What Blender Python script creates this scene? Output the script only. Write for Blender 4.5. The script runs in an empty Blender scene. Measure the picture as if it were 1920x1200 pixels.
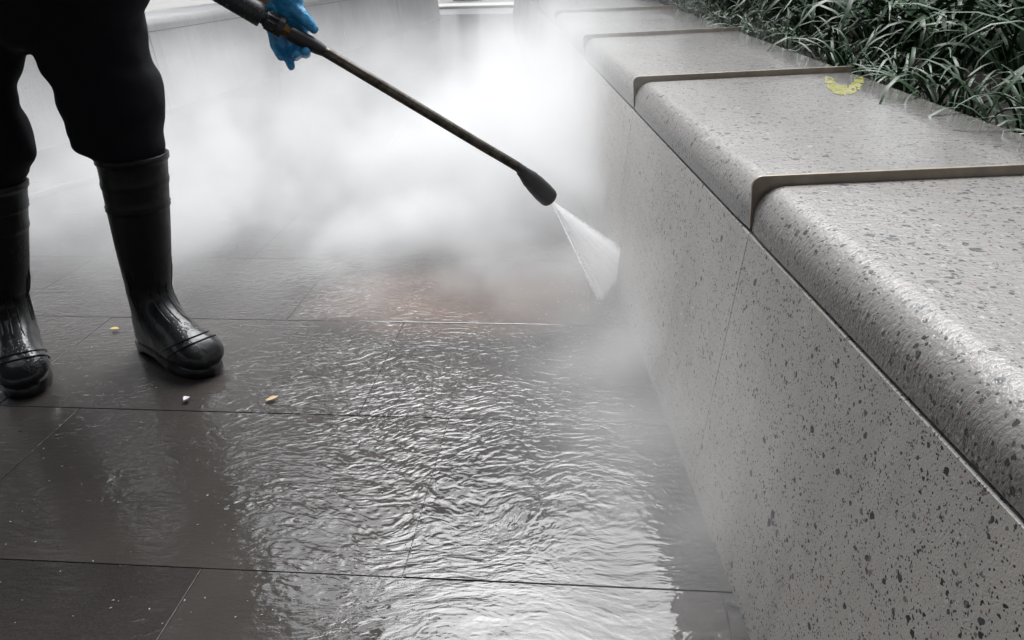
import bpy, bmesh, math, random
import numpy as np
from mathutils import Vector, Matrix, noise
random.seed(7)
S = bpy.context.scene
COL = S.collection
# ------------------------------------------------------------------ camera, sky, sun, exposure
CAM_H, FPX, PITCH, ROLL = 0.87, 1450.0, math.atan(685/1450.0), math.radians(-1.4)
_rt = Vector((1, 0, 0)); _fw = Vector((0, math.cos(PITCH), -math.sin(PITCH))); _up = Vector((0, math.sin(PITCH), math.cos(PITCH)))
RT = math.cos(ROLL)*_rt + math.sin(ROLL)*_up
UP = -math.sin(ROLL)*_rt + math.cos(ROLL)*_up
cam = bpy.data.cameras.new('camera'); cam_o = bpy.data.objects.new('camera', cam); COL.objects.link(cam_o)
cam.sensor_width = 36; cam.lens = FPX/1920*36; cam.clip_start = 0.02; cam.clip_end = 2000
m = Matrix.Identity(4)
for i in range(3):
    m[i][0] = RT[i]; m[i][1] = UP[i]; m[i][2] = -_fw[i]
m[2][3] = CAM_H
cam_o.matrix_world = m
S.camera = cam_o

SUN_EL, SUN_AZ = math.radians(60), math.radians(6)      # azimuth clockwise from +Y
w = bpy.data.worlds.new('World'); S.world = w; w.use_nodes = True
nt = w.node_tree; nt.nodes.clear()
sky = nt.nodes.new('ShaderNodeTexSky'); sky.sky_type = 'NISHITA'; sky.sun_disc = False
sky.sun_elevation = SUN_EL; sky.sun_rotation = SUN_AZ; sky.air_density = 1.0; sky.dust_density = 10.0; sky.ozone_density = 1.0
hs = nt.nodes.new('ShaderNodeHueSaturation'); hs.inputs['Saturation'].default_value = 0.2
bg = nt.nodes.new('ShaderNodeBackground'); bg.inputs['Strength'].default_value = 0.15
ow = nt.nodes.new('ShaderNodeOutputWorld')
tin = nt.nodes.new('ShaderNodeMix'); tin.data_type = 'RGBA'; tin.blend_type = 'MULTIPLY'; tin.inputs[0].default_value = 1; tin.inputs[7].default_value = (0.955, 1.0, 1.05, 1)   # cool overcast
nt.links.new(sky.outputs[0], hs.inputs['Color']); nt.links.new(hs.outputs[0], tin.inputs[6]); nt.links.new(tin.outputs[2], bg.inputs['Color']); nt.links.new(bg.outputs[0], ow.inputs['Surface'])
sl = bpy.data.lights.new('sun', 'SUN'); sl.energy = 0.9; sl.angle = math.radians(40); sl.color = (1, 0.985, 0.965)
so = bpy.data.objects.new('sun', sl); COL.objects.link(so)
sd = Vector((math.sin(SUN_AZ)*math.cos(SUN_EL), math.cos(SUN_AZ)*math.cos(SUN_EL), math.sin(SUN_EL)))
so.rotation_euler = sd.to_track_quat('Z', 'Y').to_euler(); so.location = sd*30
vs = S.view_settings; vs.view_transform = 'Standard'; vs.look = 'None'; vs.gamma = 1; vs.use_curve_mapping = False
vs.exposure = 0.78
cy = S.cycles
S.render.engine = 'CYCLES'
cy.volume_bounces = 4; cy.volume_step_rate = 1.0; cy.volume_max_steps = 256
cy.max_bounces = 8; cy.glossy_bounces = 4; cy.diffuse_bounces = 3; cy.transparent_max_bounces = 16
cy.use_denoising = True; cy.use_adaptive_sampling = True; cy.adaptive_threshold = 0.012
cy.sample_clamp_indirect = 8; cy.caustics_reflective = False; cy.caustics_refractive = False

# ------------------------------------------------------------------ helpers
def ray(u, v): return RT*((u-960)/FPX) - UP*((v-600)/FPX) + _fw
def ony(u, v, y):
    d = ray(u, v); return Vector((0, 0, CAM_H)) + d*(y/d.y)
def onz(u, v, z=0.0):
    d = ray(u, v); return Vector((0, 0, CAM_H)) + d*((z-CAM_H)/d.z)
def depth(P): return (Vector(P)-Vector((0, 0, CAM_H))).dot(_fw)
def px(P, n): return n/FPX*depth(P)          # n photo pixels at the distance of P, in metres

def props(o, label=None, cat=None, group=None, kind=None):
    if label: o['label'] = label
    if cat: o['category'] = cat
    if group: o['group'] = group
    if kind: o['kind'] = kind
    return o
def obj(name, mesh, mat=None, parent=None, **k):
    o = bpy.data.objects.new(name, mesh); COL.objects.link(o)
    if mat is not None and mesh is not None and not mesh.materials: mesh.materials.append(mat)
    if parent: o.parent = parent
    return props(o, **k)
def empty(name, loc, **k):
    o = bpy.data.objects.new(name, None); COL.objects.link(o); o.location = loc; o.empty_display_size = 0.1
    o.matrix_world = Matrix.Translation(loc)
    return props(o, **k)
def pchild(name, mesh, mat, parent, **k):
    """child whose mesh is in world coordinates"""
    o = obj(name, mesh, mat, parent, **k)
    o.matrix_parent_inverse = parent.matrix_world.inverted() if parent.parent is None else (Matrix.Identity(4))
    return o
def mesh_of(verts, faces, smooth=True, name='m'):
    me = bpy.data.meshes.new(name); me.from_pydata([tuple(v) for v in verts], [], faces); me.validate(); me.update()
    if smooth: me.polygons.foreach_set('use_smooth', [True]*len(me.polygons))
    return me
def from_bm(bm, smooth=True):
    me = bpy.data.meshes.new('m'); bm.to_mesh(me); bm.free()
    if smooth: me.polygons.foreach_set('use_smooth', [True]*len(me.polygons))
    return me
def sharp(me, deg=35):
    try: me.set_sharp_from_angle(angle=math.radians(deg))
    except Exception: pass
    return me
def loft(rings, cap=True, closed=True):
    n = len(rings[0]); V = [p for r in rings for p in r]; F = []
    for i in range(len(rings)-1):
        for j in range(n if closed else n-1):
            a, b = i*n+j, i*n+(j+1) % n
            F.append((a, b, b+n, a+n))
    if cap and closed:
        F.append(tuple(range(n))[::-1]); F.append(tuple((len(rings)-1)*n+j for j in range(n)))
    return V, F
def frame(d):
    d = d.normalized(); a = Vector((0, 0, 1)) if abs(d.z) < 0.95 else Vector((0, 1, 0))
    s = d.cross(a).normalized(); t = s.cross(d).normalized(); return s, t
def tube_rings(pts, rad, n=16):
    pts = [Vector(p) for p in pts]; R = []
    for i, p in enumerate(pts):
        d = pts[min(i+1, len(pts)-1)] - pts[max(i-1, 0)]
        s, t = frame(d); r = rad[i] if hasattr(rad, '__len__') else rad
        R.append([p + (s*math.cos(2*math.pi*k/n) + t*math.sin(2*math.pi*k/n))*r for k in range(n)])
    return R
def tube(pts, rad, n=16): return mesh_of(*loft(tube_rings(pts, rad, n)))
def axis_lathe(a, b, prof, n=28):
    """prof: (t along a->b in 0..1, radius)"""
    a, b = Vector(a), Vector(b); s, t = frame(b-a)
    R = [[a+(b-a)*q + (s*math.cos(2*math.pi*k/n)+t*math.sin(2*math.pi*k/n))*max(r, 1e-4) for k in range(n)] for q, r in prof]
    return sharp(mesh_of(*loft(R)), 40)
def box(x0, x1, y0, y1, z0, z1, bev=0.0):
    bm = bmesh.new(); bmesh.ops.create_cube(bm, size=1)
    for v in bm.verts: v.co = Vector(((x0+x1)/2+v.co.x*(x1-x0), (y0+y1)/2+v.co.y*(y1-y0), (z0+z1)/2+v.co.z*(z1-z0)))
    if bev: bmesh.ops.bevel(bm, geom=bm.edges[:], offset=bev, segments=1, affect='EDGES', profile=0.6)
    return from_bm(bm, False)
def blob_union(parts, voxel=0.006, smooth=6):
    """parts: capsules (p0,r0,p1,r1) -> one continuous surface"""
    bm = bmesh.new()
    for p0, r0, p1, r1 in parts:
        p0, p1 = Vector(p0), Vector(p1)
        for p, r in ((p0, r0), (p1, r1)):
            bmesh.ops.create_uvsphere(bm, u_segments=20, v_segments=12, radius=r, matrix=Matrix.Translation(p))
        L = (p1-p0).length
        if L > 1e-4:
            q = (p1-p0).to_track_quat('Z', 'Y').to_matrix().to_4x4()
            bmesh.ops.create_cone(bm, cap_ends=True, segments=20, radius1=r0, radius2=r1, depth=L, matrix=Matrix.Translation((p0+p1)/2) @ q)
    return remesh(from_bm(bm), voxel, smooth)
def remesh(me, voxel, smooth=6, disp=None):
    o = bpy.data.objects.new('tmp', me); COL.objects.link(o)
    r = o.modifiers.new('r', 'REMESH'); r.mode = 'VOXEL'; r.voxel_size = voxel; r.use_smooth_shade = True
    if smooth:
        s = o.modifiers.new('s', 'SMOOTH'); s.iterations = smooth; s.factor = 0.5
    dg = bpy.context.evaluated_depsgraph_get()
    out = bpy.data.meshes.new_from_object(o.evaluated_get(dg), depsgraph=dg)
    bpy.data.objects.remove(o); bpy.data.meshes.remove(me)
    if disp:
        for v in out.vertices: v.co += v.normal*disp(v.co)
    out.polygons.foreach_set('use_smooth', [True]*len(out.polygons)); out.update()
    out.materials.clear()
    return out

class N:
    """small node-tree writer"""
    def __init__(s, name):
        s.m = bpy.data.materials.new(name); s.m.use_nodes = True; s.t = s.m.node_tree; s.t.nodes.clear()
        s.out = s.n('ShaderNodeOutputMaterial')
    def n(s, typ, **k):
        x = s.t.nodes.new(typ)
        for a, b in k.items(): setattr(x, a, b)
        return x
    def set(s, sock, v):
        if isinstance(v, bpy.types.NodeSocket): s.t.links.new(v, sock)
        else: sock.default_value = v
    def math(s, op, a, b=None, c=None, clamp=False):
        x = s.n('ShaderNodeMath', operation=op, use_clamp=clamp)
        for i, v in enumerate((a, b, c)):
            if v is not None: s.set(x.inputs[i], v)
        return x.outputs[0]
    def vmath(s, op, a, b=None):
        x = s.n('ShaderNodeVectorMath', operation=op); s.set(x.inputs[0], a)
        if b is not None: s.set(x.inputs[1], b)
        return x.outputs['Value'] if op in ('LENGTH', 'DISTANCE', 'DOT_PRODUCT') else x.outputs[0]
    def pos(s): return s.n('ShaderNodeNewGeometry').outputs['Position']
    def objc(s): return s.n('ShaderNodeTexCoord').outputs['Object']
    def noise(s, vec, scale, detail=2, rough=0.5, dist=0.0, col=False):
        x = s.n('ShaderNodeTexNoise'); s.set(x.inputs['Vector'], vec); s.set(x.inputs['Scale'], scale); x.inputs['Detail'].default_value = detail
        x.inputs['Roughness'].default_value = rough; x.inputs['Distortion'].default_value = dist
        return x.outputs['Color'] if col else x.outputs[0]
    def vor(s, vec, scale, feature='F1', rnd=1.0):
        x = s.n('ShaderNodeTexVoronoi', feature=feature); s.set(x.inputs['Vector'], vec); x.inputs['Scale'].default_value = scale; x.inputs['Randomness'].default_value = rnd
        return x
    def mr(s, v, a, b, c=0.0, d=1.0, smooth=False):
        x = s.n('ShaderNodeMapRange'); x.interpolation_type = 'SMOOTHSTEP' if smooth else 'LINEAR'
        s.set(x.inputs[0], v)
        for i, q in enumerate((a, b, c, d)): s.set(x.inputs[1+i], q)
        return x.outputs[0]
    def mix(s, f, a, b, blend='MIX'):
        x = s.n('ShaderNodeMix', data_type='RGBA', blend_type=blend); s.set(x.inputs[0], f); s.set(x.inputs[6], a); s.set(x.inputs[7], b); return x.outputs[2]
    def bump(s, h, dist=1.0, strength=1.0, normal=None):
        x = s.n('ShaderNodeBump'); s.set(x.inputs['Height'], h); x.inputs['Distance'].default_value = dist; s.set(x.inputs['Strength'], strength)
        if normal is not None: s.set(x.inputs['Normal'], normal)
        return x.outputs[0]
    def xyz(s, v):
        x = s.n('ShaderNodeSeparateXYZ'); s.set(x.inputs[0], v); return x.outputs
    def comb(s, a, b, c):
        x = s.n('ShaderNodeCombineXYZ')
        for i, q in enumerate((a, b, c)): s.set(x.inputs[i], q)
        return x.outputs[0]
    def pbr(s, **k):
        b = s.n('ShaderNodeBsdfPrincipled')
        for a, v in k.items(): s.set(b.inputs[a.replace('_', ' ')], v)
        s.t.links.new(b.outputs[0], s.out.inputs['Surface']); return s.m
def C(r, g, b): return (r, g, b, 1.0)

# ------------------------------------------------------------------ materials
IMP = Vector((0.24, 1.90, 0))       # where the jet strikes the foot of the wall
def water_height(a, P):
    """flowing film: arcs spreading from the jet, finer chop, long smooth swells near the camera (metres)"""
    x, y, z = a.xyz(P)
    flat = a.comb(x, y, 0.0)
    warp = a.noise(flat, 3.0, 2, 0.5, col=True)
    wv = a.vmath('MULTIPLY_ADD', warp, (0.22, 0.22, 0)); a.t.nodes[-1].inputs[2].default_value = (-0.11, -0.11, 0)
    pw = a.vmath('ADD', flat, wv)
    d = a.vmath('DISTANCE', pw, tuple(IMP))
    n1 = a.noise(flat, 26, 2, 0.55)
    ph = a.math('ADD', a.math('MULTIPLY', d, 2*math.pi/0.042), a.math('MULTIPLY', n1, 9.0))
    rings = a.math('MULTIPLY', a.math('SINE', ph), 0.00044)
    pst = a.vmath('MULTIPLY', pw, (1.0, 1.9, 1.0))
    chop = a.math('MULTIPLY', a.noise(pst, 36, 1.0, 0.4, 1.0), 0.0030)
    swell = a.math('MULTIPLY', a.noise(pst, 12, 1.5, 0.45, 0.6), 0.0050)
    fine = a.math('MULTIPLY', a.noise(flat, 110, 1, 0.5), 0.0007)
    dist = a.vmath('DISTANCE', flat, tuple(IMP))
    near = a.mr(y, 0.70, 1.25, 0, 1, True)                     # 0 close to the camera
    agit = a.math('MULTIPLY', a.mr(x, 0.12, -0.35, 0.46, 1.15, True), a.mr(a.noise(flat, 2.6, 2), 0.3, 0.7, 0.55, 1.25))   # choppier along the left margin of the flow
    ringm = a.math('MULTIPLY', near, a.mr(dist, 1.5, 0.7, 0, 1, True))
    h = a.math('ADD', a.math('MULTIPLY', rings, ringm), a.math('MULTIPLY', chop, a.mr(near, 0, 1, 0.2, 1.0)))
    h = a.math('MULTIPLY', a.math('ADD', h, a.math('MULTIPLY', swell, a.mr(near, 0, 1, 0.8, 0.35))), agit)
    h = a.math('ADD', h, a.math('MULTIPLY', a.noise(a.vmath('MULTIPLY', pw, (1, 1.7, 1)), 70, 0.6, 0.4, 0.5), 0.00042))
    h = a.math('ADD', h, a.math('MULTIPLY', fine, a.mr(dist, 0.9, 0.2, 0.0, 1.2)))
    # where the sheet of water runs: from the jet towards the camera, ragged left edge
    edge = a.math('ADD', x, a.math('ADD', a.math('MULTIPLY', a.noise(flat, 4, 4, 0.65), 0.55), a.math('MULTIPLY', a.noise(flat, 22, 2, 0.6), 0.16)))
    lim = a.mr(y, 0.7, 2.0, 0.13, -0.34)
    left = a.mr(a.math('SUBTRACT', edge, lim), -0.10, 0.16, 0, 1, True)
    far = a.mr(a.math('ADD', y, a.math('MULTIPLY', a.noise(flat, 4, 2), 0.5)), 2.75, 2.35, 0, 1, True)
    seep = a.math('MULTIPLY', a.mr(a.noise(a.vmath('MULTIPLY', flat, (1, 1.5, 1)), 3.6, 4, 0.65, 0.6), 0.52, 0.66, 0, 0.55, True), far)
    flow = a.math('MAXIMUM', a.math('MULTIPLY', left, far), seep)
    return h, flow, flat
def paver_mat(name, joint=False):
    a = N(name); P = a.pos()
    h, flow, flat = water_height(a, P)
    info = a.n('ShaderNodeObjectInfo').outputs['Random']
    big = a.noise(flat, 1.3, 4, 0.6); mid = a.noise(flat, 9, 4, 0.65); grit = a.noise(flat, 260, 2, 0.6)
    t = a.math('ADD', a.math('MULTIPLY', big, 0.42), a.math('ADD', a.math('MULTIPLY', mid, 0.3), a.math('MULTIPLY', info, 0.28)))
    c = a.mix(a.mr(t, 0.3, 0.7), C(0.014, 0.012, 0.011), C(0.042, 0.0365, 0.033))
    c = a.mix(a.mr(grit, 0.35, 0.75, 0, 0.35), c, C(0.055, 0.048, 0.043))
    stain = a.math('MULTIPLY', a.mr(a.vmath('LENGTH', a.vmath('MULTIPLY', a.vmath('SUBTRACT', flat, (-0.13, 2.02, 0)), (1.0, 1.6, 1.0))), 0.55, 0.15, 0, 1, True), a.mr(mid, 0.3, 0.7, 0.5, 1.0))
    c = a.mix(stain, c, C(0.15, 0.098, 0.074))
    if joint: c = a.mix(flow, C(0.010, 0.009, 0.008), a.mix(0.5, c, C(0.02, 0.018, 0.016)))
    tex = a.math('ADD', a.math('MULTIPLY', a.noise(a.vmath('MULTIPLY', flat, (1, 2.2, 1)), 34, 4, 0.6), 0.0022), a.math('MULTIPLY', grit, 0.0004))
    base_n = a.bump(tex, 1.0, 0.7)
    film = a.math('ADD', a.math('MULTIPLY', h, a.mr(flow, 0, 1, 0.30, 1.0)), a.math('MULTIPLY', tex, a.mr(flow, 0, 1, 0.36, 0.0)))
    coat_n = a.bump(film, 1.0, 1.0)
    cr = a.mr(flow, 0, 1, 0.045, 0.010)
    return a.pbr(Base_Color=c, Roughness=0.6, Normal=base_n, Coat_Weight=1.0, Coat_Roughness=cr, Coat_IOR=1.45, Coat_Normal=coat_n, Specular_IOR_Level=0.08)
M = {}
M['paver'] = paver_mat('wet_paver'); M['bed'] = paver_mat('wet_joint', True)

def terrazzo(name, base, wet, relief, chips=1.0, pale=False):
    a = N(name); P = a.pos()
    Pd = a.vmath('ADD', P, a.vmath('MULTIPLY', a.noise(P, 160, 1, 0.5, col=True), (0.006, 0.006, 0.006)))
    blot = a.noise(P, 3.2, 4, 0.6); fin = a.noise(P, 420, 2, 0.6)
    c = a.mix(a.mr(blot, 0.3, 0.7), tuple(x*0.86 for x in base)+(1,), tuple(min(1, x*1.1) for x in base)+(1,))
    c = a.mix(a.mr(fin, 0.3, 0.7, 0, 0.35), c, tuple(x*0.7 for x in base)+(1,))
    masks = None
    for sc, keep, r0, r1 in (((52, 0.84, 0.14, 0.40), (105, 0.70, 0.18, 0.44), (210, 0.60, 0.2, 0.5)) if relief else ((55, 0.90, 0.12, 0.36), (105, 0.80, 0.12, 0.42), (200, 0.70, 0.14, 0.44), (360, 0.66, 0.2, 0.5))):
        v = a.vor(Pd, sc); rc = a.n('ShaderNodeSeparateColor'); a.t.links.new(v.outputs['Color'], rc.inputs[0])
        rad = a.mr(rc.outputs[0], keep, 1.0, r0, r1); on = a.math('GREATER_THAN', rc.outputs[0], keep)
        mk = a.math('MULTIPLY', on, a.math('LESS_THAN', v.outputs['Distance'], rad))
        mk = a.math('MULTIPLY', mk, chips)
        g = rc.outputs[1]
        cr = a.n('ShaderNodeValToRGB'); a.t.links.new(g, cr.inputs[0]); cr.color_ramp.interpolation = 'CONSTANT'
        e = cr.color_ramp.elements; e[0].color = C(0.022, 0.022, 0.024); e[1].position = 0.5; e[1].color = C(0.06, 0.058, 0.058)
        for p, q in ((0.72, C(0.15, 0.145, 0.14)), (0.84, C(0.20, 0.15, 0.13)), (0.93, C(0.30, 0.29, 0.27) if relief else C(0.5, 0.48, 0.45))):
            z = e.new(p); z.color = q
        c = a.mix(mk, c, cr.outputs[0])
    x, y, z = a.xyz(P)
    if not relief:   # dried and wet runs down the face
        run = a.noise(a.vmath('MULTIPLY', P, (1, 17, 1.1)), 1.0, 4, 0.6)
        c = a.mix(a.mr(run, 0.48, 0.70, 0, 0.30), c, tuple(q*0.55 for q in base)+(1,))
    if relief:
        pud = a.mr(a.noise(P, 2.6, 3, 0.6), 0.38, 0.52, 0, 1, True)
        # away from the rounded front edge the top is ground smoother and holds a film of water
        inset = a.mr(x, 0.40, 0.72, 0, 1, True)
        smoothm = a.math('MULTIPLY', pud, inset)
        pst = a.vmath('MULTIPLY', P, (1.0, 1.6, 1.0))
        rough = a.math('ADD', a.math('MULTIPLY', a.noise(pst, 95, 3, 0.65, 0.5), 0.0050), a.math('MULTIPLY', a.noise(P, 260, 2, 0.6), 0.0016))
        soft = a.math('MULTIPLY', a.noise(a.vmath('MULTIPLY', P, (1.0, 2.0, 1.0)), 38, 2, 0.5), 0.0011)
        hh = a.math('ADD', a.math('MULTIPLY', rough, a.mr(smoothm, 0, 1, a.mr(inset, 0, 1, 0.45, a.mr(y, 0.9, 1.5, 0.20, 0.05)), 0.025)), soft)
        nb = a.bump(hh, 1.0, 1.0)
        return a.pbr(Base_Color=c, Roughness=0.55, Normal=a.bump(rough, 1.0, 0.35), Coat_Weight=a.mr(inset, 0, 1, 0.55, 1.0), Coat_Roughness=a.mr(smoothm, 0, 1, 0.12, 0.03), Coat_IOR=1.42, Coat_Normal=nb, Specular_IOR_Level=0.4)
    dull = a.mr(a.noise(P, 2.0, 3), 0.3, 0.7, 0.32, 0.5)
    return a.pbr(Base_Color=c, Roughness=dull, Normal=a.bump(fin, 0.0008, 0.5), Coat_Weight=wet, Coat_Roughness=0.18, Coat_IOR=1.33, Specular_IOR_Level=0.35)
M['coping'] = terrazzo('wet_terrazzo_coping', (0.212, 0.199, 0.186), 1.0, True)
M['panel'] = terrazzo('terrazzo_panel', (0.45, 0.42, 0.39), 0.25, False)
M['pale'] = terrazzo('pale_terrazzo', (0.60, 0.595, 0.58), 0.1, False, 0.28)
a = N('grout'); M['grout'] = a.pbr(Base_Color=C(0.02, 0.018, 0.016), Roughness=0.7)
a = N('bronze_bar'); P = a.pos()
M['bronze'] = a.pbr(Base_Color=a.mix(a.mr(a.noise(P, 30, 4, 0.6), 0.3, 0.7), C(0.22, 0.18, 0.135), C(0.32, 0.265, 0.20)), Roughness=0.45, Metallic=0.15, Coat_Weight=0.3, Coat_Roughness=0.15)
a = N('rubber'); P = a.pos()
drops = a.math('MULTIPLY', a.mr(a.vor(P, 150).outputs['Distance'], 0.42, 0.0, 0, 1), a.mr(a.noise(P, 14, 2), 0.48, 0.62, 0, 1))
hb = a.math('ADD', a.math('MULTIPLY', drops, 0.0011), a.math('MULTIPLY', a.noise(P, 24, 2), 0.004))
wetz = a.mr(a.xyz(P)[2], 0.20, 0.06, 0, 1, True)
M['rubber'] = a.pbr(Base_Color=C(0.007, 0.007, 0.0075), Roughness=a.mr(a.noise(P, 10, 3), 0.35, 0.65, 0.36, 0.5), Normal=a.bump(hb, 1.0, 0.6), Specular_IOR_Level=0.18, Coat_Weight=a.mr(wetz, 0, 1, 0.04, 0.6), Coat_Roughness=0.07, Coat_IOR=1.4, Coat_Normal=a.bump(hb, 1.0, 0.8))
a = N('trouser_cloth'); P = a.pos()
M['cloth'] = a.pbr(Base_Color=C(0.006, 0.006, 0.0085), Roughness=0.9, Normal=a.bump(a.noise(P, 700, 2), 0.0006, 0.5), Specular_IOR_Level=0.15, Sheen_Weight=0.02)
a = N('shirt_cloth'); M['shirt'] = a.pbr(Base_Color=C(0.012, 0.013, 0.02), Roughness=0.9)
a = N('skin'); M['skin'] = a.pbr(Base_Color=C(0.50, 0.30, 0.22), Roughness=0.5, Subsurface_Weight=0.1)
a = N('hair'); M['hair'] = a.pbr(Base_Color=C(0.02, 0.015, 0.012), Roughness=0.6)
a = N('nitrile'); P = a.pos()
M['nitrile'] = a.pbr(Base_Color=a.mix(a.mr(a.noise(P, 60, 3), 0.3, 0.7), C(0.02, 0.24, 0.54), C(0.06, 0.42, 0.76)), Roughness=0.33, Normal=a.bump(a.math('ADD', a.noise(P, 90, 3, 0.6, 1.0), a.math('MULTIPLY', a.noise(P, 35, 2), 1.5)), 0.004, 0.7), Subsurface_Weight=0.12, Coat_Weight=0.4, Coat_Roughness=0.15)
a = N('black_plastic'); P = a.pos()
M['plastic'] = a.pbr(Base_Color=C(0.014, 0.014, 0.015), Roughness=a.mr(a.noise(P, 40, 3), 0.3, 0.7, 0.35, 0.6), Normal=a.bump(a.noise(P, 300, 2), 0.0006, 0.6), Coat_Weight=0.15, Coat_Roughness=0.2)
a = N('stained_steel'); P = a.pos()
st = a.noise(P, 22, 5, 0.7, 0.8)
M['steel'] = a.pbr(Base_Color=a.mix(a.mr(st, 0.4, 0.62), C(0.035, 0.030, 0.025), C(0.15, 0.132, 0.108)), Roughness=a.mr(st, 0.35, 0.65, 0.5, 0.3), Metallic=0.75, Normal=a.bump(a.noise(P, 200, 3), 0.0006, 0.4))
a = N('old_brass'); M['brass'] = a.pbr(Base_Color=C(0.22, 0.13, 0.045), Roughness=0.4, Metallic=0.8)
a = N('hose_rubber'); M['hose'] = a.pbr(Base_Color=C(0.045, 0.055, 0.06), Roughness=0.5)
a = N('asphalt'); P = a.pos()
M['asphalt'] = a.pbr(Base_Color=a.mix(a.noise(P, 40, 3), C(0.03, 0.03, 0.03), C(0.06, 0.06, 0.058)), Roughness=0.45, Coat_Weight=0.5, Coat_Roughness=0.2)
a = N('kerb_stone'); P = a.pos(); M['kerb'] = a.pbr(Base_Color=a.mix(a.noise(P, 8, 3), C(0.4, 0.39, 0.37), C(0.55, 0.53, 0.5)), Roughness=0.6)
a = N('soil'); P = a.pos(); M['soil'] = a.pbr(Base_Color=a.mix(a.noise(P, 30, 4), C(0.012, 0.009, 0.007), C(0.035, 0.026, 0.018)), Roughness=0.9, Normal=a.bump(a.noise(P, 60, 4), 0.02, 0.6))
a = N('ground_grass'); P = a.pos(); M['ground'] = a.pbr(Base_Color=a.mix(a.noise(P, 0.6, 4), C(0.16, 0.155, 0.145), C(0.24, 0.23, 0.215)), Roughness=0.9)
a = N('concrete_soffit'); P = a.pos(); M['soffit'] = a.pbr(Base_Color=a.mix(a.noise(P, 1.5, 4), C(0.10, 0.095, 0.09), C(0.16, 0.15, 0.14)), Roughness=0.8)
a = N('bark'); P = a.pos(); M['bark'] = a.pbr(Base_Color=a.mix(a.noise(P, 12, 4), C(0.04, 0.03, 0.022), C(0.10, 0.08, 0.06)), Roughness=0.9, Normal=a.bump(a.noise(P, 25, 4), 0.03, 0.8))
def leafmat(name, c0, c1, rough=0.4, trans=0.15):
    a = N(name); info = a.n('ShaderNodeObjectInfo').outputs['Random']; P = a.pos()
    c = a.mix(a.math('ADD', a.math('MULTIPLY', info, 0.6), a.math('MULTIPLY', a.noise(P, 6, 2), 0.4)), c0, c1)
    return a.pbr(Base_Color=c, Roughness=rough, Normal=a.bump(a.noise(P, 180, 2), 0.0006, 0.5), Specular_IOR_Level=0.3, Coat_Weight=0.0, Coat_Roughness=0.3)
M['strap'] = leafmat('strap_leaf', C(0.007, 0.024, 0.007), C(0.028, 0.070, 0.022), 0.45)
M['tree_leaf'] = leafmat('tree_leaf', C(0.02, 0.035, 0.012), C(0.05, 0.075, 0.025), 0.5)
a = N('dry_leaf'); P = a.pos(); M['dry'] = a.pbr(Base_Color=a.mix(a.noise(P, 90, 3), C(0.32, 0.20, 0.09), C(0.52, 0.38, 0.20)), Roughness=0.5)
a = N('yellow_leaf'); P = a.pos(); M['yleaf'] = a.pbr(Base_Color=a.mix(a.noise(P, 90, 3), C(0.35, 0.24, 0.05), C(0.55, 0.42, 0.14)), Roughness=0.5)
a = N('pale_petal'); M['petal'] = a.pbr(Base_Color=C(0.55, 0.47, 0.52), Roughness=0.5)
a = N('pale_grit'); M['grit'] = a.pbr(Base_Color=C(0.36, 0.34, 0.30), Roughness=0.3)
a = N('yellow_ring'); P = a.pos()
M['yring'] = a.pbr(Base_Color=a.mix(a.mr(a.noise(P, 160, 3), 0.4, 0.6), C(0.42, 0.40, 0.04), C(0.34, 0.32, 0.09)), Roughness=0.35, Coat_Weight=0.7, Coat_Roughness=0.05, Alpha=a.mr(a.noise(a.vmath('MULTIPLY', P, (1, 2.2, 1)), 70, 4, 0.7), 0.32, 0.54, 0.35, 0.95))

# ------------------------------------------------------------------ ground, road, paving
g = obj('ground', box(-400, 400, -300, 700, -0.6, -0.12), M['ground'], kind='structure')
ca, sa = math.cos(math.radians(-5.5)), math.sin(math.radians(-5.5))
UA, VA = Vector((ca, sa, 0)), Vector((-sa, ca, 0))          # along the rows, across the rows
ROW, LEN, V0 = 0.457, 0.81, 0.895
def uv(u, v, z=0.0): return UA*u + VA*v + Vector((0, 0, z))
def quadbox(u0, u1, v0, v1, z0, z1):
    V = [uv(u0, v0, z0), uv(u1, v0, z0), uv(u1, v1, z0), uv(u0, v1, z0), uv(u0, v0, z1), uv(u1, v0, z1), uv(u1, v1, z1), uv(u0, v1, z1)]
    return mesh_of(V, [(3, 2, 1, 0), (4, 5, 6, 7), (0, 1, 5, 4), (1, 2, 6, 5), (2, 3, 7, 6), (3, 0, 4, 7)], False)
pav = obj('paving', quadbox(-5.6, 0.9, -1.4, 13.55, -0.11, -0.0018), M['bed'], kind='structure')
JW = []
for i in range(61):
    f_ = i/60; p = onz(640+420*f_, 0.0+596.2+5.8*f_, 0); p = UA*p.dot(UA)+VA*(V0+2*ROW+0.0007)
    wq = 0.0044*min(1, 6*f_, 5*(1-f_)+.15)*(0.75+0.5*noise.noise(Vector((i*0.35, 1, 0)))) + 0.0006
    JW.append([p+VA*(wq*math.cos(math.pi*k/8)) + Vector((0, 0, -0.0012+0.0030*math.sin(math.pi*k/8)*min(1, wq/.004))) for k in range(9)])
a = N('pooled_water'); M['pool'] = a.pbr(Base_Color=C(0.03, 0.03, 0.03), Roughness=0.02, Specular_IOR_Level=0.6, Coat_Weight=1.0, Coat_Roughness=0.01, Coat_IOR=1.45)
obj('water', mesh_of(*loft(JW, cap=False, closed=False)), M['pool'], kind='structure', label='bright line of water pooled along a paving joint')
bm = bmesh.new(); bmesh.ops.create_cube(bm, size=1)
for v in bm.verts: v.co = Vector((v.co.x*(LEN-0.0016), v.co.y*(ROW-0.0026), v.co.z*0.04-0.02))
top = [e for e in bm.edges if all(v.co.z > -0.001 for v in e.verts)]
bmesh.ops.bevel(bm, geom=top, offset=0.0006, segments=2, affect='EDGES', profile=0.5)
tile_me = from_bm(bm, False); tile_me.materials.append(M['paver'])
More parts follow.
